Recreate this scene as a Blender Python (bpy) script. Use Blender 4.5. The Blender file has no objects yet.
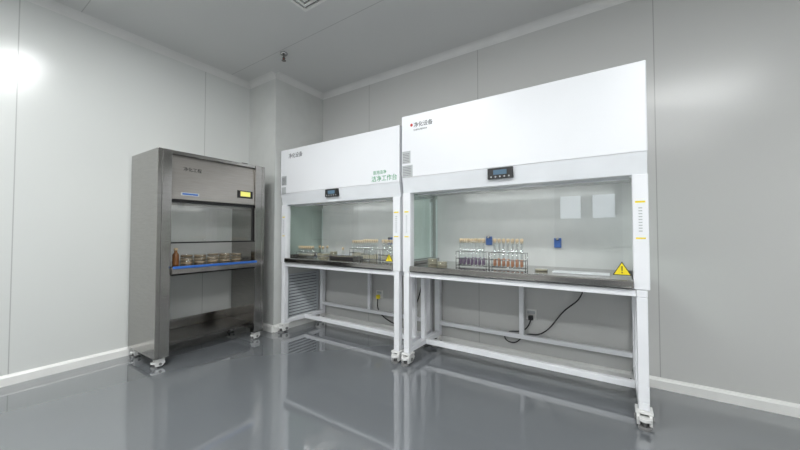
import bpy, bmesh, math, random
from mathutils import Vector, Matrix
random.seed(4)
S=bpy.context.scene
S.view_settings.view_transform='Standard'
S.view_settings.look='None'
S.view_settings.exposure=0.08

# ---------------------------------------------------------------- materials
def mat(name,col,rough=0.5,metal=0.0,var=0.03,scale=6.0,emis=0,spec=0.5,coat=0,bump=0,aniso=None):
    m=bpy.data.materials.new(name); m.use_nodes=True
    n=m.node_tree.nodes; l=m.node_tree.links
    b=n['Principled BSDF']
    b.inputs['Roughness'].default_value=rough; b.inputs['Metallic'].default_value=metal
    b.inputs['Specular IOR Level'].default_value=spec
    if coat: b.inputs['Coat Weight'].default_value=coat; b.inputs['Coat Roughness'].default_value=0.03
    tc=n.new('ShaderNodeTexCoord'); no=n.new('ShaderNodeTexNoise'); no.inputs['Scale'].default_value=scale
    mp=n.new('ShaderNodeMapping'); l.new(tc.outputs['Object'],mp.inputs['Vector'])
    if aniso: mp.inputs['Scale'].default_value=aniso
    l.new(mp.outputs['Vector'],no.inputs['Vector'])
    r=n.new('ShaderNodeValToRGB'); l.new(no.outputs['Fac'],r.inputs['Fac'])
    r.color_ramp.elements[0].position=0.3; r.color_ramp.elements[1].position=0.7
    r.color_ramp.elements[0].color=(*[max(0,c*(1-var)) for c in col],1)
    r.color_ramp.elements[1].color=(*[min(1,c*(1+var)) for c in col],1)
    l.new(r.outputs['Color'],b.inputs['Base Color'])
    if bump:
        bp=n.new('ShaderNodeBump'); bp.inputs['Strength'].default_value=bump; bp.inputs['Distance'].default_value=0.002
        l.new(no.outputs['Fac'],bp.inputs['Height']); l.new(bp.outputs['Normal'],b.inputs['Normal'])
    if emis:
        b.inputs['Emission Color'].default_value=(*col,1); b.inputs['Emission Strength'].default_value=emis
    return m
def wallmat(name,col,axis,x0,step,rough=0.24):
    m=mat(name,col,rough,0,0.015,0.7)
    n=m.node_tree.nodes; l=m.node_tree.links; b=n['Principled BSDF']
    geo=n.new('ShaderNodeNewGeometry'); sp=n.new('ShaderNodeSeparateXYZ'); l.new(geo.outputs['Position'],sp.inputs[0])
    a=n.new('ShaderNodeMath'); a.operation='SUBTRACT'; a.inputs[1].default_value=x0-20*step; l.new(sp.outputs[axis],a.inputs[0])
    mo=n.new('ShaderNodeMath'); mo.operation='MODULO'; mo.inputs[1].default_value=step; l.new(a.outputs[0],mo.inputs[0])
    lt=n.new('ShaderNodeMath'); lt.operation='LESS_THAN'; lt.inputs[1].default_value=0.006; l.new(mo.outputs[0],lt.inputs[0])
    mx=n.new('ShaderNodeMixRGB'); mx.inputs[2].default_value=(*[c*0.68 for c in col],1)
    src=b.inputs['Base Color'].links[0].from_socket
    l.new(lt.outputs[0],mx.inputs[0]); l.new(src,mx.inputs[1]); l.new(mx.outputs[0],b.inputs['Base Color'])
    return m
def glass(name,tint=(0.93,0.97,0.95),f=1.45,gl=1.0):
    m=bpy.data.materials.new(name); m.use_nodes=True; n=m.node_tree.nodes; l=m.node_tree.links
    n.remove(n['Principled BSDF']); o=n['Material Output']
    t=n.new('ShaderNodeBsdfTransparent'); t.inputs[0].default_value=(*tint,1)
    g=n.new('ShaderNodeBsdfGlossy'); g.inputs['Roughness'].default_value=0.02; g.inputs[0].default_value=(gl,gl,gl,1)
    lw=n.new('ShaderNodeLayerWeight'); lw.inputs[0].default_value=0.5
    pw=n.new('ShaderNodeMath'); pw.operation='POWER'; pw.inputs[1].default_value=4.0; l.new(lw.outputs['Facing'],pw.inputs[0])
    sc=n.new('ShaderNodeMath'); sc.operation='MULTIPLY_ADD'; sc.inputs[1].default_value=0.5; sc.inputs[2].default_value=f; l.new(pw.outputs[0],sc.inputs[0])
    mx=n.new('ShaderNodeMixShader'); l.new(sc.outputs[0],mx.inputs[0]); l.new(t.outputs[0],mx.inputs[1]); l.new(g.outputs[0],mx.inputs[2])
    l.new(mx.outputs[0],o.inputs[0]); return m

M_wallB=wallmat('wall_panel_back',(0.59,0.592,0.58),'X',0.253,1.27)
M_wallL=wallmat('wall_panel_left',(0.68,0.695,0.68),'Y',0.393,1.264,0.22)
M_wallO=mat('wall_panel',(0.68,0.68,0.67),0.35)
M_col=mat('column_panel',(0.61,0.62,0.605),0.3)
M_ceil=wallmat('ceiling_panel',(0.63,0.632,0.625),'Y',0.70,1.2,0.4)
M_floor=mat('epoxy_floor',(0.17,0.182,0.195),0.05,0,0.04,1.3,spec=0.8,coat=1.0,bump=0.006)
M_base=mat('baseboard_white',(0.84,0.84,0.82),0.35)
M_cove=mat('cornice_white',(0.72,0.72,0.71),0.4)
M_white=mat('powder_white',(0.86,0.87,0.90),0.32,var=0.012,scale=2)
M_white2=mat('lip_white',(0.80,0.82,0.85),0.35)
M_inner=mat('inner_panel',(0.66,0.67,0.665),0.16)
M_steel=mat('stainless',(0.38,0.365,0.35),0.16,1.0,0.08,8,aniso=(1,1,20))
M_dsteel=mat('dark_steel',(0.20,0.19,0.18),0.28,1.0,0.1,8,aniso=(1,1,20))
M_gcab=mat('brushed_stainless',(0.37,0.36,0.345),0.16,1.0,0.07,10,aniso=(1,1,18))
M_gcab2=mat('brushed_stainless_light',(0.37,0.35,0.325),0.28,0.75,0.05,10,aniso=(1,1,18))
M_glass=glass('sash_glass',(0.96,0.97,0.965),0.075); M_sglass=glass('side_glass',(0.84,0.93,0.90),0.08)
M_tglass=glass('tube_glass',(0.92,0.94,0.94),0.12)
M_black=mat('black_plastic',(0.015,0.015,0.016),0.4)
M_rubber=mat('rubber',(0.12,0.12,0.12),0.6)
M_cast=mat('caster_shell',(0.78,0.78,0.77),0.35)
M_cgrey=mat('caster_brake_grey',(0.22,0.22,0.22),0.4)
M_red=mat('red',(0.6,0.03,0.02),0.4)
M_yel=mat('sign_yellow',(0.9,0.72,0.02),0.4)
M_blue=mat('blue_plastic',(0.03,0.13,0.46),0.35)
M_green=mat('green_print',(0.02,0.32,0.12),0.5)
M_print=mat('dark_print',(0.05,0.05,0.06),0.5)
M_lbl=mat('label_paper',(0.5,0.52,0.53),0.6)
M_lcd=mat('lcd_blue',(0.10,0.18,0.26),0.2)
M_ylcd=mat('lcd_yellow',(0.75,0.72,0.18),0.3,emis=0.4)
M_cork=mat('cotton_plug',(0.72,0.56,0.36),0.9)
M_purple=mat('purple_medium',(0.09,0.02,0.12),0.3)
M_orange=mat('orange_medium',(0.50,0.15,0.03),0.3)
M_pale=mat('pale_medium',(0.62,0.54,0.38),0.4)
M_wire=mat('wire_steel',(0.45,0.45,0.45),0.25,1.0)
M_brown=mat('amber',(0.22,0.09,0.03),0.25)
M_clay=mat('dish_media',(0.36,0.27,0.18),0.5,0,0.35,40)
M_outlet=mat('outlet_white',(0.75,0.75,0.73),0.4)
M_vent=mat('vent_grey',(0.55,0.58,0.61),0.4)
M_vdark=mat('vent_dark',(0.06,0.06,0.07),0.7)
M_door=mat('door_grey',(0.30,0.31,0.32),0.4)
M_pane=mat('door_window_pane',(0.85,0.92,1.0),0.2,emis=2.2,var=0)
M_lamp=mat('lamp_diffuser',(0.98,1.0,0.995),0.5,emis=38,var=0)
M_tube=mat('unseen_lamp_tube',(0.97,1.0,0.98),0.5,emis=7,var=0)  # glow of tubes hidden from view; those in the benches are added fill
M_frame=mat('lamp_frame',(0.7,0.7,0.7),0.4)

# ---------------------------------------------------------------- builders
def empty(name,loc):
    e=bpy.data.objects.new(name,None); e.empty_display_size=0.1; e.location=loc
    S.collection.objects.link(e); return e
class MB:
    def __init__(s): s.bm=bmesh.new(); s.mats=[]
    def mi(s,m):
        if m not in s.mats: s.mats.append(m)
        return s.mats.index(m)
    def box(s,x0,x1,y0,y1,z0,z1,m):
        i=s.mi(m); v=[s.bm.verts.new((x,y,z)) for x in (x0,x1) for y in (y0,y1) for z in (z0,z1)]
        for f in ((0,1,3,2),(4,6,7,5),(0,4,5,1),(2,3,7,6),(0,2,6,4),(1,5,7,3)):
            fc=s.bm.faces.new([v[k] for k in f]); fc.material_index=i
        return s
    def quad(s,pts,m):
        f=s.bm.faces.new([s.bm.verts.new(p) for p in pts]); f.material_index=s.mi(m); return s
    def prism(s,pts,axis,a0,a1,m):
        i=s.mi(m)
        def P(p,a):
            return {'X':(a,p[0],p[1]),'Y':(p[0],a,p[1]),'Z':(p[0],p[1],a)}[axis]
        A=[s.bm.verts.new(P(p,a0)) for p in pts]; B=[s.bm.verts.new(P(p,a1)) for p in pts]
        fs=[s.bm.faces.new(A),s.bm.faces.new(B[::-1])]
        n=len(pts)
        for k in range(n): fs.append(s.bm.faces.new([A[k],B[k],B[(k+1)%n],A[(k+1)%n]]))
        for f in fs: f.material_index=i
        return s
    def lathe(s,c,prof,m,seg=16,axis='Z',smooth=True):
        i=s.mi(m); rings=[]
        for r,h in prof:
            ring=[]
            for k in range(seg):
                a=2*math.pi*k/seg; u,v=r*math.cos(a),r*math.sin(a)
                p={'Z':(u,v,h),'Y':(u,h,v),'X':(h,u,v)}[axis]
                ring.append(s.bm.verts.new((c[0]+p[0],c[1]+p[1],c[2]+p[2])))
            rings.append(ring)
        for a,b in zip(rings,rings[1:]):
            for k in range(seg):
                f=s.bm.faces.new([a[k],a[(k+1)%seg],b[(k+1)%seg],b[k]]); f.material_index=i; f.smooth=smooth
        for rr in (rings[0],rings[-1]):
            f=s.bm.faces.new(rr); f.material_index=i
        return s
    def cyl(s,c,r,h,m,seg=16,axis='Z'): return s.lathe(c,[(r,0),(r,h)],m,seg,axis)
    def rod(s,p0,p1,r,m,seg=6):
        p0=Vector(p0);p1=Vector(p1); d=p1-p0; i=s.mi(m)
        q=d.to_track_quat('Z','Y'); A=[];B=[]
        for k in range(seg):
            a=2*math.pi*k/seg; o=q@Vector((r*math.cos(a),r*math.sin(a),0))
            A.append(s.bm.verts.new(p0+o)); B.append(s.bm.verts.new(p1+o))
        for k in range(seg):
            f=s.bm.faces.new([A[k],A[(k+1)%seg],B[(k+1)%seg],B[k]]); f.material_index=i; f.smooth=True
        for rr in (A,B): f=s.bm.faces.new(rr); f.material_index=i
        return s
    def done(s,name,parent=None,bevel=0):
        bm=s.bm; bmesh.ops.recalc_face_normals(bm,faces=bm.faces)
        xs=[v.co for v in bm.verts]
        lo=Vector([min(v[k] for v in xs) for k in range(3)]); hi=Vector([max(v[k] for v in xs) for k in range(3)])
        c=(lo+hi)/2; c.z=lo.z
        for v in bm.verts: v.co-=c
        me=bpy.data.meshes.new(name); bm.to_mesh(me); bm.free()
        for m in s.mats: me.materials.append(m)
        o=bpy.data.objects.new(name,me); S.collection.objects.link(o); o.location=c
        if parent: o.parent=parent; o.location=c-parent.location
        if bevel:
            b=o.modifiers.new('bevel','BEVEL'); b.width=bevel; b.segments=2; b.limit_method='ANGLE'
        return o
def text(name,body,loc,size,m,rot,parent,align='LEFT'):
    c=bpy.data.curves.new(name,'FONT'); c.body=body; c.size=size; c.extrude=0.0006; c.align_x=align
    t=bpy.data.objects.new(name+'_c',c); S.collection.objects.link(t)
    bpy.context.view_layer.update()
    dg=bpy.context.evaluated_depsgraph_get()
    me=bpy.data.meshes.new_from_object(t.evaluated_get(dg)); bpy.data.objects.remove(t)
    me.materials.clear(); me.materials.append(m)
    o=bpy.data.objects.new(name,me); S.collection.objects.link(o)
    o.rotation_euler=rot; o.location=Vector(loc)-(parent.location if parent else Vector()); o.parent=parent
    return o
def cable(name,pts,r,m,parent=None):
    c=bpy.data.curves.new(name,'CURVE'); c.dimensions='3D'; c.bevel_depth=r; c.bevel_resolution=3; c.resolution_u=10
    sp=c.splines.new('NURBS'); sp.points.add(len(pts)-1); sp.order_u=4; sp.use_endpoint_u=True
    off=parent.location if parent else Vector()
    for p,q in zip(sp.points,pts): p.co=(*(Vector(q)-off),1)
    c.materials.append(m); o=bpy.data.objects.new(name,c); S.collection.objects.link(o)
    if parent: o.parent=parent
    return o
RF=(math.pi/2,0,0); RL=(math.pi/2,0,math.pi/2)

# ---------------------------------------------------------------- room
XL,XR,YB,YF,H=-3.52,2.3,2.83,-2.8,2.79
T=0.1
MB().box(XL-T,XR+T,YF-T,YB+T,-T,0,M_floor).done('floor')
MB().box(XL-T,XR+T,YF-T,YB+T,H,H+T,M_ceil).done('ceiling')
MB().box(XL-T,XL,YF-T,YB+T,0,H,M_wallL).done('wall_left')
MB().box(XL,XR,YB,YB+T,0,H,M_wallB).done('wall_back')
MB().box(XR,XR+T,YF-T,YB+T,0,H,M_wallO).done('wall_right')
DX0,DX1,DH=-1.05,0.20,2.06
MB().box(XL,DX0,YF-T,YF,0,H,M_wallO).done('wall_front')
MB().box(DX1,XR,YF-T,YF,0,H,M_wallO).done('wall_front.001')
MB().box(DX0,DX1,YF-T,YF,DH,H,M_wallO).done('wall_front.002')
# double door with glazed lights, set in the opening
e=empty('door_1',((DX0+DX1)/2,YF-0.05,0))
g=0.004; xm=(DX0+DX1)/2
v=MB().box(DX0+g,DX0+0.05,YF-0.08,YF-0.005,0.001,DH-g,M_frame).box(DX1-0.05,DX1-g,YF-0.08,YF-0.005,0.001,DH-g,M_frame).box(DX0+0.051,DX1-0.051,YF-0.08,YF-0.005,DH-0.05,DH-g,M_frame)
v.done('door_frame',e)
v=MB().box(DX0+0.053,xm-0.002,YF-0.07,YF-0.03,0.005,DH-0.053,M_door).box(xm+0.002,DX1-0.053,YF-0.07,YF-0.03,0.005,DH-0.053,M_door)
v.cyl((xm-0.06,YF-0.03,1.0),0.012,0.05,M_wire,12,'Y').cyl((xm+0.06,YF-0.03,1.0),0.012,0.05,M_wire,12,'Y')
v.done('door_leaves',e)
v=MB()
for a,b in ((DX0+0.16,xm-0.10),(xm+0.10,DX1-0.16)):
    v.box(a,b,YF-0.029,YF-0.022,1.35,1.80,M_pane)
    v.box(a-0.02,a,YF-0.029,YF-0.018,1.33,1.82,M_black).box(b,b+0.02,YF-0.029,YF-0.018,1.33,1.82,M_black)
v.done('door_lights',e)
CX,CY=-3.03,2.15
MB().box(XL,CX,CY,YB,0,H,M_col).done('corner_column')
def bb(name,axis,a0,a1,w,sgn):
    pts=[(w,0),(w+sgn*0.022,0),(w+sgn*0.022,0.055),(w+sgn*0.012,0.068),(w,0.072)]
    MB().prism(pts,axis,a0,a1,M_base).done(name)
bb('baseboard_back','X',CX,XR,YB,-1)
bb('baseboard_left','Y',YF,CY,XL,1)
bb('baseboard_column_front','X',XL,CX,CY,-1)
bb('baseboard_column_side','Y',CY,YB,CX,1)
bb('baseboard_right','Y',YF,YB,XR,-1)
bb('baseboard_front','X',XL,DX0,YF,1)
bb('baseboard_front.001','X',DX1,XR,YF,1)
def cove(name,axis,a0,a1,w,sgn):
    pts=[(w,H)]+[(w+sgn*0.055*(1-math.sin(t)),H-0.055*(1-math.cos(t))) for t in [k*math.pi/2/6 for k in range(7)]]
    MB().prism(pts,axis,a0,a1,M_cove).done(name)
cove('trim_1','X',CX,XR,YB,-1); cove('trim_2','Y',YF,CY,XL,1); cove('trim_3','X',XL,CX,CY,-1)
cove('trim_4','Y',CY,YB,CX,1); cove('trim_5','Y',YF,YB,XR,-1); cove('trim_6','X',XL,XR,YF,1)

# ceiling lights
for cx,cy in ((-1.75,0.55),(0.75,0.45),(-1.75,-1.4),(0.75,-1.4)):
    e=empty('ceiling_light',(cx,cy,H))
    MB().box(cx-0.62,cx+0.62,cy-0.165,cy+0.165,H-0.02,H,M_frame).done('housing',e,0.004)
    MB().box(cx-0.59,cx+0.59,cy-0.14,cy+0.14,H-0.026,H-0.0201,M_lamp).done('diffuser',e)
# ceiling diffuser vent
e=empty('ceiling_air_vent',(-1.78,1.44,H))
v=MB(); a,b,c_,d_=-1.97,-1.59,1.25,1.655
v.box(a,b,c_,d_,H-0.006,H,M_vdark)
for k in range(5):
    o=k*0.038; w=0.022
    z0,z1=H-0.02+k*0.001,H-0.007
    v.box(a+o,b-o,c_+o,c_+o+w,z0,z1,M_outlet).box(a+o,b-o,d_-o-w,d_-o,z0,z1,M_outlet)
    v.box(a+o,a+o+w,c_+o+w,d_-o-w,z0,z1,M_outlet).box(b-o-w,b-o,c_+o+w,d_-o-w,z0,z1,M_outlet)
v.done('louvre_grid',e)
# sprinkler
sx,sy=-2.63,1.95
v=MB().lathe((sx,sy,H-0.012),[(0.012,-0.002),(0.032,0),(0.037,0.012)],M_wire,20)
v.cyl((sx,sy,H-0.05),0.008,0.04,M_dsteel,12)
v.rod((sx-0.010,sy,H-0.045),(sx-0.013,sy,H-0.070),0.003,M_dsteel).rod((sx+0.010,sy,H-0.045),(sx+0.013,sy,H-0.070),0.003,M_dsteel)
v.cyl((sx,sy,H-0.070),0.004,0.025,M_red,8).cyl((sx,sy,H-0.073),0.021,0.003,M_dsteel,16).cyl((sx,sy,H-0.05),0.015,0.006,M_dsteel,12)
v.done('fire_sprinkler')
# return-air grille on column
e=empty('return_air_grille',(CX,2.53,0.1))
v=MB(); y0,y1,z0,z1=2.31,2.76,0.11,0.60
v.box(CX+0.0005,CX+0.004,y0,y1,z0,z1,M_vdark)
for q in ((y0,y0+0.02,z0,z1),(y1-0.02,y1,z0,z1),(y0+0.02,y1-0.02,z0,z0+0.02),(y0+0.02,y1-0.02,z1-0.02,z1)):
    v.box(CX+0.004,CX+0.02,*q,M_vent)
z=z0+0.03
while z<z1-0.035:
    v.prism([(CX+0.005,z+0.018),(CX+0.018,z),(CX+0.018,z+0.006),(CX+0.005,z+0.024)],'Y',y0+0.02,y1-0.02,M_vent); z+=0.034
v.done('louvres',e)

# ---------------------------------------------------------------- casters
def caster(name,x,y,parent,s=1.0,z=0.09):
    v=MB()
    v.cyl((x-0.016*s,y,0.030*s),0.030*s,0.032*s,M_rubber,20,'X')
    prof=[(y-0.036*s,0.014*s),(y-0.042*s,0.04*s),(y-0.034*s,0.066*s),(y+0.034*s,0.066*s),(y+0.042*s,0.04*s),(y+0.02*s,0.014*s)]
    v.prism(prof,'X',x-0.030*s,x-0.0175*s,M_cast)
    v.prism(prof,'X',x+0.0175*s,x+0.030*s,M_cast)
    v.box(x-0.034*s,x+0.034*s,y-0.036*s,y+0.036*s,0.066*s,z-0.001,M_cast)
    v.cyl((x+0.0305*s,y,0.034*s),0.012*s,0.008*s,M_cgrey,14,'X')
    v.cyl((x-0.0305*s,y,0.034*s),0.012*s,-0.008*s,M_cgrey,14,'X')
    v.cyl((x,y-0.038*s,0.0),0.026*s,0.012*s,M_cgrey,16).cyl((x,y-0.038*s,0.012*s),0.010*s,0.028*s,M_rubber,10)
    v.cyl((x,y-0.038*s,0.040*s),0.027*s,0.014*s,M_cast,16)
    return v.done(name,parent,0.001)

# ---------------------------------------------------------------- clean benches
def bench(x0,x1,zt,zl,zb,left):
    yf,yb=2.20,2.815; zw=0.79; P=0.075
    e=empty('laminar_flow_cabinet',((x0+x1)/2,(yf+yb)/2,0))
    MB().box(x0,x1,yf,yb,zl,zt,M_white).done('header_housing',e,0.006)
    MB().prism([(yf+0.004,zl),(yf+0.026,zb),(yf+0.12,zb),(yf+0.12,zl)],'X',x0+0.002,x1-0.002,M_white2).done('control_fascia',e,0.003)
    MB().box(x0+0.002,x1-0.002,yf+0.121,yb-0.001,zb+0.03,zl,M_inner).done('filter_plenum',e)
    MB().box(x0+0.08,x1-0.08,yf+0.122,yf+0.126,zb-0.012,zb+0.0295,M_white2).done('lamp_shield',e)
    MB().cyl((x0+0.15,yf+0.145,zb+0.014),0.011,x1-x0-0.3,M_tube,12,'X').done('unseen_work_lamp',e)  # unseen tube added to brighten the dark bench interior, kept behind the shield
    p=MB()
    for a,b in ((x0,x0+P),(x1-P,x1)):
        p.box(a+0.002,b,yf+0.012,yf+0.075,zw-0.05,zb,M_white)
    p.done('front_posts',e,0.004)
    MB().box(x0+0.03,x1-0.03,yb-0.035,yb-0.003,zw,zb+0.03,M_inner).done('back_panel',e)
    g=MB()
    for a in (x0+0.033,x1-0.033): g.quad([(a,yf+0.076,zw+0.03),(a,yb-0.035,zw+0.03),(a,yb-0.035,zb+0.03),(a,yf+0.076,zb+0.03)],M_sglass)
    g.done('side_glass',e)
    g=MB()
    for a in (x0+0.012,x1-0.05): g.box(a,a+0.038,yf+0.076,yb-0.005,zw-0.05,zw+0.029,M_steel).box(a,a+0.038,yb-0.034,yb-0.004,zw+0.03,zb,M_white)
    g.done('side_sills',e)
    yg=yf+0.037
    MB().quad([(x0+P,yg,zw+0.008),(x1-P,yg,zw+0.008),(x1-P,yg,zb),(x0+P,yg,zb)],M_glass).done('sash_glass',e)
    w=MB().prism([(yf+0.004,zw-0.05),(yf-0.004,zw-0.04),(yf-0.004,zw-0.006),(yf+0.004,zw),(yb-0.036,zw),(yb-0.036,zw-0.05)],'X',x0+P+0.001,x1-P-0.001,M_steel)
    w.done('worktop',e,0.002)
    f=MB(); L=0.05; zf=0.09
    for i,a in enumerate((x0+0.012,x1-0.012-L)):
        for y in (yf+0.012,yf+0.29,yb-0.06):
            if y==yf+0.29 and left and i==0: continue
            ww=L if y!=yf+0.29 else L-0.012
            f.box(a,a+ww,y,y+ww,zf+0.041,0.699,M_white)
        f.box(a,a+L,yf+0.012,yb-0.01,zf,zf+0.04,M_white)
        f.box(a,a+L,yf+0.012,yb-0.01,0.70,0.738,M_white)
    f.box(x0+0.063,x1-0.063,yf+0.29,yf+0.33,zf,zf+0.04,M_white)
    f.box(x0+0.063,x1-0.063,yf+0.02,yf+0.06,0.70,0.738,M_white)
    f.box(x0+0.063,x1-0.063,yb-0.055,yb-0.02,0.19,0.225,M_white)
    f.box(x0+0.063,x1-0.063,yb-0.055,yb-0.02,0.70,0.738,M_white)
    xm=(x0+x1)/2; f.box(xm-0.018,xm+0.018,yb-0.053,yb-0.022,0.226,0.699,M_white)
    f.done('stand_frame',e,0.003)
    for i,(a,y) in enumerate(((x0+0.037,yf+0.037),(x1-0.037,yf+0.037),(x0+0.037,yb-0.06),(x1-0.037,yb-0.06))):
        caster('caster_%d'%(i+1),a,y,e,1.15)
    zc=(zl+zb)/2+0.022
    c=MB().box(xm-0.085,xm+0.085,yf-0.006,yf+0.02,zc-0.036,zc+0.036,M_black)
    c.box(xm-0.045,xm+0.045,yf-0.008,yf-0.0061,zc-0.010,zc+0.022,M_lcd)
    for k in range(5): c.cyl((xm-0.06+0.03*k,yf-0.0062,zc-0.024),0.006,-0.002,M_lbl,10,'Y')
    c.done('control_display',e,0.002)
    st=MB(); y=yf-0.0012
    if left:
        st.box(x0+0.02,x0+0.10,y,yf-0.0002,zl+0.09,zl+0.19,M_lbl).box(x0+0.02,x0+0.09,y,yf-0.0002,zl+0.0,zl+0.07,M_lbl)
        for k in range(6): st.box(x0+0.028,x0+0.085,y-0.0008,y-0.0001,zl+0.102+k*0.013,zl+0.106+k*0.013,M_print)
    else:
        st.box(x0+0.008,x0+0.085,y,yf-0.0002,zl+0.115,zl+0.215,M_lbl).box(x0+0.008,x0+0.105,y,yf-0.0002,zl+0.005,zl+0.10,M_lbl)
        for k in range(6): st.box(x0+0.016,x0+0.09,y-0.0008,y-0.0001,zl+0.018+k*0.013,zl+0.021+k*0.013,M_print)
        for k in range(6): st.box(x0+0.016,x0+0.075,y-0.0008,y-0.0001,zl+0.127+k*0.013,zl+0.130+k*0.013,M_print)
    yp=yf+0.0105
    for a,b in ((x0+0.02,x0+0.06),(x1-0.06,x1-0.015)):
        st.box(a,b,yp,yf+0.0118,1.22,1.230,M_yel).box(a,b,yp,yf+0.0118,1.02,1.028,M_yel)
        for k in range(9): st.box(a+0.014,b-0.014,yp,yf+0.0118,1.06+k*0.016,1.066+k*0.016,M_lbl)
    st.done('labels',e)
    if left:
        text('logo_text','净化设备',(x0+0.13,yf-0.001,zt-0.095),0.055,M_print,RF,e)
        text('product_text','医用洁净',(x1-0.27,yf-0.001,zl+0.085),0.035,M_green,RF,e)
        text('title_text','洁净工作台',(x1-0.29,yf-0.001,zl+0.025),0.054,M_green,RF,e)
    else:
        MB().cyl((x0+0.095,yf-0.0002,zt-0.085),0.012,-0.001,M_red,16,'Y').done('logo_badge',e)
        text('logo_text','净化设备',(x0+0.115,yf-0.001,zt-0.105),0.043,M_print,RF,e)
        text('sub_text','CLEAN BENCH',(x0+0.115,yf-0.001,zt-0.135),0.018,M_print,RF,e)
    return e
bench(-3.0,-1.458,1.945,1.475,1.355,True)
bench(-1.435,0.165,2.005,1.50,1.378,False)

# ---------------------------------------------------------------- warning signs
def sign(x,z,y,s):
    h=s*0.86
    e=empty('warning_sign',(x,y,z))
    m=MB().prism([(x-s/2,z-h/3),(x+s/2,z-h/3),(x,z+2*h/3)],'Y',y,y-0.002,M_black)
    k=0.86; m.prism([(x-k*s/2,z-k*h/3),(x+k*s/2,z-k*h/3),(x,z+2*k*h/3)],'Y',y-0.0021,y-0.003,M_yel)
    m.prism([(x-s*0.035,z+h*0.34),(x+s*0.035,z+h*0.34),(x+s*0.02,z-h*0.02),(x-s*0.02,z-h*0.02)],'Y',y-0.0031,y-0.004,M_black)
    m.cyl((x,y-0.0031,z-h*0.14),s*0.04,-0.001,M_black,10,'Y')
    m.done('triangle_plate',e)
sign(0.040,0.838,2.2365,0.090)
sign(-1.585,0.835,2.2365,0.080)

# ---------------------------------------------------------------- test tube racks
def rack(x0,x1,y0,rows,zb,tl,liq,cork=True,sp=0.024,fill=0.24):
    y1=y0+rows*0.03
    e=empty('test_tube_rack',((x0+x1)/2,(y0+y1)/2,zb))
    v=MB(); r=0.0018; zt=zb+tl*0.66; zm=zb+0.012; zc=zb+tl*0.36
    for z in (zm,zc,zt):
        for p,q in (((x0,y0,z),(x1,y0,z)),((x0,y1,z),(x1,y1,z)),((x0,y0,z),(x0,y1,z)),((x1,y0,z),(x1,y1,z))): v.rod(p,q,r*1.3,M_wire)
        for k in range(1,rows): v.rod((x0,y0+k*0.03,z),(x1,y0+k*0.03,z),r,M_wire)
        n=int((x1-x0)/sp)
        for k in range(1,n+1):
            xx=x0+k*(x1-x0)/(n+1)+0.5*(x1-x0)/(n+1)
            if xx<x1: v.rod((xx,y0,z),(xx,y1,z),r*0.8,M_wire,4)
    for xx in (x0,x1):
        for yy in (y0,y1): v.rod((xx,yy,zb),(xx,yy,zt),r*1.6,M_wire)
    v.done('wire_frame',e)
    t=MB(); n=int((x1-x0)/sp)
    for k in range(n):
        xx=x0+(k+1)*(x1-x0)/(n+1)
        for j in range(rows):
            yy=y0+0.015+j*0.03; z0=zb+0.016+random.random()*0.002; R=0.0082
            t.lathe((xx,yy,z0),[(R*0.3,0),(R*0.8,0.003),(R,0.009),(R,tl)],M_tglass,10)
            t.lathe((xx,yy,z0),[(R*0.25,0.0015),(R*0.72,0.004),(R*0.9,0.01),(R*0.9,tl*(fill+0.06*random.random()))],liq,10)
            if cork: t.lathe((xx,yy,z0+tl-0.012),[(R*0.8,0),(R*0.9,0.0125),(R*1.1,0.016),(R*1.05,0.030),(R*0.6,0.034)],M_cork,10)
    t.done('test_tubes',e)
ZW=0.7905
rack(-1.03,-0.79,2.36,2,ZW,0.182,M_purple,sp=0.032,fill=0.28)
rack(-0.765,-0.51,2.36,2,ZW,0.182,M_orange,sp=0.032,fill=0.28)
rack(-2.02,-1.83,2.38,2,ZW,0.165,M_pale,sp=0.031)
rack(-1.80,-1.62,2.38,2,ZW,0.165,M_pale,sp=0.031)
rack(-2.93,-2.68,2.36,2,ZW,0.085,M_pale,True,0.034)
rack(-2.36,-2.14,2.60,2,ZW,0.15,M_pale,sp=0.032)
e=empty('culture_tray',(-2.25,2.45,ZW))
v=MB().box(-2.42,-2.10,2.36,2.52,ZW,ZW+0.006,M_dsteel)
for q in ((-2.42,-2.415,2.36,2.52),(-2.105,-2.10,2.36,2.52),(-2.415,-2.105,2.36,2.365),(-2.415,-2.105,2.515,2.52)): v.box(*q,ZW+0.0061,ZW+0.03,M_dsteel)
v.done('tray',e)
v=MB()
for k in range(9):
    x=-2.395+k*0.033
    v.lathe((x,2.39,ZW+0.02),[(0.006,0),(0.011,0.004),(0.011,0.09),(0.006,0.1)],M_tglass,10,'Y')
    v.lathe((x,2.375,ZW+0.02),[(0.009,0.0),(0.012,0.006),(0.011,0.014)],M_cork,10,'Y')
v.done('tube_bundle',e)
def dishes(name,x,y,z,n,r,body,lid,h=0.0165):
    e=empty(name,(x,y,z)); v=MB(); q=h/0.0165
    for k in range(n):
        zz=z+k*h
        v.lathe((x,y,zz),[(r*0.93,0),(r*0.95,0.012*q),(r,0.0121*q),(r,0.0155*q),(r*0.98,0.016*q)],lid,24)
        v.lathe((x,y,zz+0.001),[(r*0.88,0.0),(r*0.88,0.011*q)],body,20)
    v.done('dishes',e); return e
for x,y,n in ((-1.28,2.44,3),(-1.17,2.40,2),(-0.42,2.42,1),(-2.56,2.42,3),(-2.56,2.56,4),(-2.05,2.62,3)):
    dishes('petri_dish_stack',x,y,ZW,n,0.045,M_pale,M_tglass)
MB().box(-0.34,-0.02,2.34,2.44,ZW,ZW+0.010,M_white2).done('white_tray',None,0.003)
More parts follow.
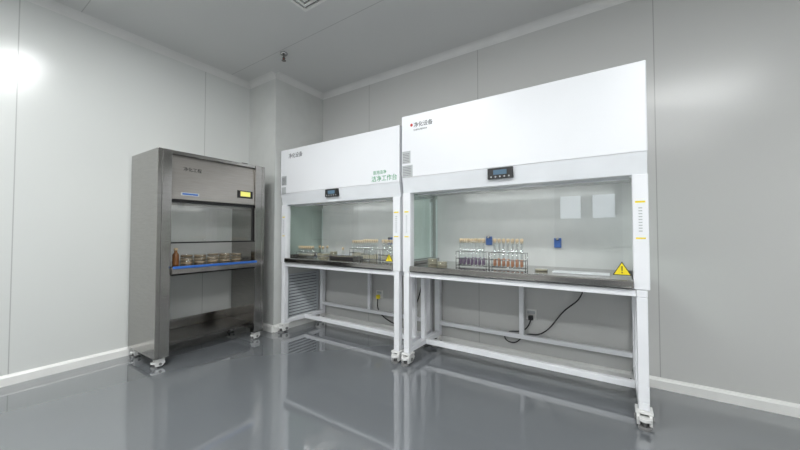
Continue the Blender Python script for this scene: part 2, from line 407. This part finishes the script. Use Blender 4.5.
def flask(x,y,s=1.0,liq=M_pale):
    e=empty('conical_flask',(x,y,ZW)); v=MB()
    v.lathe((x,y,ZW),[(0.034*s,0),(0.037*s,0.006*s),(0.013*s,0.075*s),(0.013*s,0.105*s),(0.016*s,0.108*s)],M_tglass,20)
    v.lathe((x,y,ZW+0.002),[(0.032*s,0),(0.034*s,0.005*s),(0.024*s,0.034*s)],liq,18)
    v.lathe((x,y,ZW+0.10*s),[(0.011*s,0),(0.012*s,0.01*s),(0.017*s,0.016*s),(0.014*s,0.034*s)],M_cork,12)
    v.done('flask_body',e)
flask(-2.64,2.48,0.9); flask(-2.72,2.62,0.9); flask(-2.82,2.60,0.9); flask(-2.46,2.60,0.8)

def socket(x,z):
    y=2.7795; e=empty('waterproof_socket',(x,y,z))
    MB().box(x-0.026,x+0.026,y-0.008,y,z-0.036,z+0.040,M_blue).box(x-0.023,x+0.023,y-0.024,y-0.0085,z-0.033,z+0.018,M_blue).cyl((x,y-0.0085,z+0.032),0.011,-0.03,M_wire,12,'Y').done('cover',e,0.004)
socket(-0.36,0.975); socket(-0.90,0.985); socket(-1.95,0.97)

def outlet(x,z):
    e=empty('wall_outlet',(x,YB,z)); y=YB
    MB().box(x-0.043,x+0.043,y-0.010,y-0.0005,z-0.043,z+0.043,M_outlet).done('plate',e,0.003)
    MB().box(x-0.03,x+0.03,y-0.0115,y-0.0102,z+0.006,z+0.03,M_lbl).done('socket_face',e)
    return e
outlet(-0.57,0.385); outlet(-2.13,0.39)
e=empty('power_cable',(-0.57,2.80,0.36))
MB().box(-0.587,-0.553,2.785,2.8165,0.345,0.38,M_black).done('plug',e,0.004)
yc=2.795
cable('cord',[(-0.57,yc,0.345),(-0.59,yc,0.27),(-0.66,yc,0.23),(-0.76,yc,0.235),(-0.80,yc,0.15),(-0.68,yc,0.12),(-0.62,yc,0.24),(-0.52,yc,0.22),(-0.42,yc,0.30),(-0.33,yc,0.46),(-0.24,yc,0.52),(-0.19,yc,0.60),(-0.185,yc,0.69)],0.005,M_black,e)
e=empty('power_cable',(-2.13,2.80,0.37))
MB().box(-2.147,-2.113,2.785,2.8165,0.345,0.385,M_yel).done('plug',e,0.004)
cable('cord',[(-2.13,yc,0.345),(-2.15,yc,0.25),(-2.08,yc,0.17),(-1.98,yc,0.13),(-1.9,yc,0.10),(-1.84,yc,0.17),(-1.75,yc,0.24),(-1.66,yc,0.3),(-1.60,yc,0.46),(-1.56,yc,0.66)],0.006,M_black,e)

# ---------------------------------------------------------------- grey stainless safety cabinet
xf,xb,y0,y1,zt=-2.95,-3.495,1.05,1.975,1.725
e=empty('biosafety_cabinet',((xf+xb)/2,(y0+y1)/2,0))
v=MB().box(xb,xf,y0,y0+0.03,0.075,zt-0.001,M_gcab).box(xb,xf,y1-0.03,y1,0.075,zt-0.001,M_gcab)
v.box(xf-0.07,xf,y0+0.031,y0+0.10,0.075,zt-0.001,M_gcab).box(xf-0.07,xf,y1-0.10,y1-0.031,0.075,zt-0.001,M_gcab)
v.done('side_panels',e,0.003)
MB().prism([(xb,1.33),(xf-0.012,1.33),(xf-0.035,zt-0.03),(xb,zt-0.03)],'Y',y0+0.101,y1-0.101,M_gcab2).done('header_housing',e,0.003)
MB().box(xb,xf-0.008,y0+0.031,y1-0.031,zt-0.029,zt,M_gcab).done('top_cap',e,0.002)
MB().box(xb,xb+0.02,y0+0.031,y1-0.031,0.79,1.329,M_inner).done('back_panel',e)
MB().box(xb+0.02,xf-0.072,y0+0.031,y0+0.04,0.79,1.329,M_steel).box(xb+0.02,xf-0.072,y1-0.04,y1-0.031,0.79,1.329,M_steel).done('inner_liners',e)
MB().box(xf-0.084,xf-0.080,y0+0.10,y1-0.10,1.285,1.3295,M_gcab2).done('lamp_shield',e)
MB().cyl((xf-0.11,y0+0.14,1.316),0.010,y1-y0-0.28,M_tube,12,'Y').done('unseen_work_lamp',e)
MB().quad([(xf-0.042,y0+0.102,0.98),(xf-0.042,y1-0.102,0.98),(xf-0.042,y1-0.102,1.33),(xf-0.042,y0+0.102,1.33)],M_glass).done('sash_glass',e)
v=MB().box(xf-0.05,xf-0.032,y0+0.101,y1-0.101,0.968,0.98,M_black).box(xf-0.05,xf-0.032,y0+0.101,y1-0.101,1.305,1.329,M_black)
v.box(xf-0.05,xf-0.032,y0+0.101,y0+0.111,0.981,1.304,M_black).box(xf-0.05,xf-0.032,y1-0.111,y1-0.101,0.981,1.304,M_black)
v.done('sash_frame',e)
v=MB().box(xb,xf-0.071,y0+0.031,y1-0.031,0.74,0.785,M_steel)
v.prism([(xf-0.0705,0.785),(xf-0.0,0.785),(xf+0.03,0.765),(xf+0.03,0.725),(xf,0.71),(xf-0.0705,0.71)],'Y',y0+0.101,y1-0.101,M_steel)
v.done('worktop',e,0.002)
MB().box(xf+0.0305,xf+0.04,y0+0.101,y1-0.101,0.766,0.786,M_blue).done('blue_edge_strip',e,0.003)
v=MB().box(xb,xf-0.15,y0+0.031,y1-0.031,0.12,0.145,M_dsteel).box(xb,xb+0.02,y0+0.031,y1-0.031,0.146,0.24,M_gcab)
v.done('bottom_shelf',e,0.002)
for i,(a,b) in enumerate(((xf-0.05,y0+0.05),(xf-0.05,y1-0.05),(xb+0.07,y0+0.05),(xb+0.07,y1-0.05))): caster('caster_%d'%(i+1),a,b,e,0.85,0.075)
zc=1.425; yc2=1.775; xs=xf-0.012-0.023*(zc-1.33)/0.34
MB().box(xs-0.005,xs+0.010,yc2-0.075,yc2+0.075,zc-0.035,zc+0.035,M_black).box(xs+0.0101,xs+0.012,yc2-0.05,yc2+0.05,zc-0.02,zc+0.026,M_ylcd).done('control_display',e,0.001)
MB().box(xs+0.001,xs+0.006,1.22,1.36,1.365,1.39,M_lbl).box(xs+0.0061,xs+0.007,1.23,1.35,1.371,1.384,M_blue).done('warning_label',e)
text('logo_text','净化工程',(xf-0.026,1.24,1.575),0.036,M_black,(math.pi/2-0.067,0,math.pi/2),e)
for k,(yy,n) in enumerate(((1.33,2),(1.44,3),(1.55,2),(1.66,3),(1.77,3))):
    dishes('petri_dish_stack',-3.10,yy,0.7855,n,0.052,M_clay,M_tglass,0.026)
for yy in (1.38,1.49,1.61,1.72): dishes('petri_dish_stack',-3.22,yy,0.7855,3,0.052,M_clay,M_tglass,0.026)
for k,(xx,yy) in enumerate(((-3.10,1.18),(-3.17,1.20),(-3.24,1.17),(-3.09,1.24))):
    v=MB().lathe((xx,yy,0.7855),[(0.022,0),(0.024,0.004),(0.024,0.085),(0.012,0.105),(0.012,0.12)],M_brown,16)
    v.cyl((xx,yy,0.906),0.014,0.02,M_cork,12); v.done('reagent_bottle')
e3=empty('cable_plug',(-3.12,1.9,zt))
MB().box(-3.10,-3.06,1.80,1.86,zt+0.001,zt+0.03,M_black).done('plug',e3,0.004)
cable('cord',[(-3.08,1.86,zt+0.015),(-3.08,1.92,zt+0.03),(-3.10,1.98,zt+0.0),(-3.10,2.02,zt-0.1),(-3.1,2.04,zt-0.6),(-3.1,2.06,0.3)],0.004,M_black,e3)

# ---------------------------------------------------------------- world + camera
w=bpy.data.worlds.new('world'); S.world=w; w.use_nodes=True
w.node_tree.nodes['Background'].inputs[0].default_value=(0.5,0.55,0.6,1); w.node_tree.nodes['Background'].inputs[1].default_value=0.3
cd=bpy.data.cameras.new('camera'); cam=bpy.data.objects.new('camera',cd); S.collection.objects.link(cam)
cam.location=(0,0,1.05); cam.rotation_euler=(math.radians(91.5),0,math.radians(33.4))
cd.lens=14.53; cd.sensor_width=36; cd.clip_start=0.02
S.camera=cam
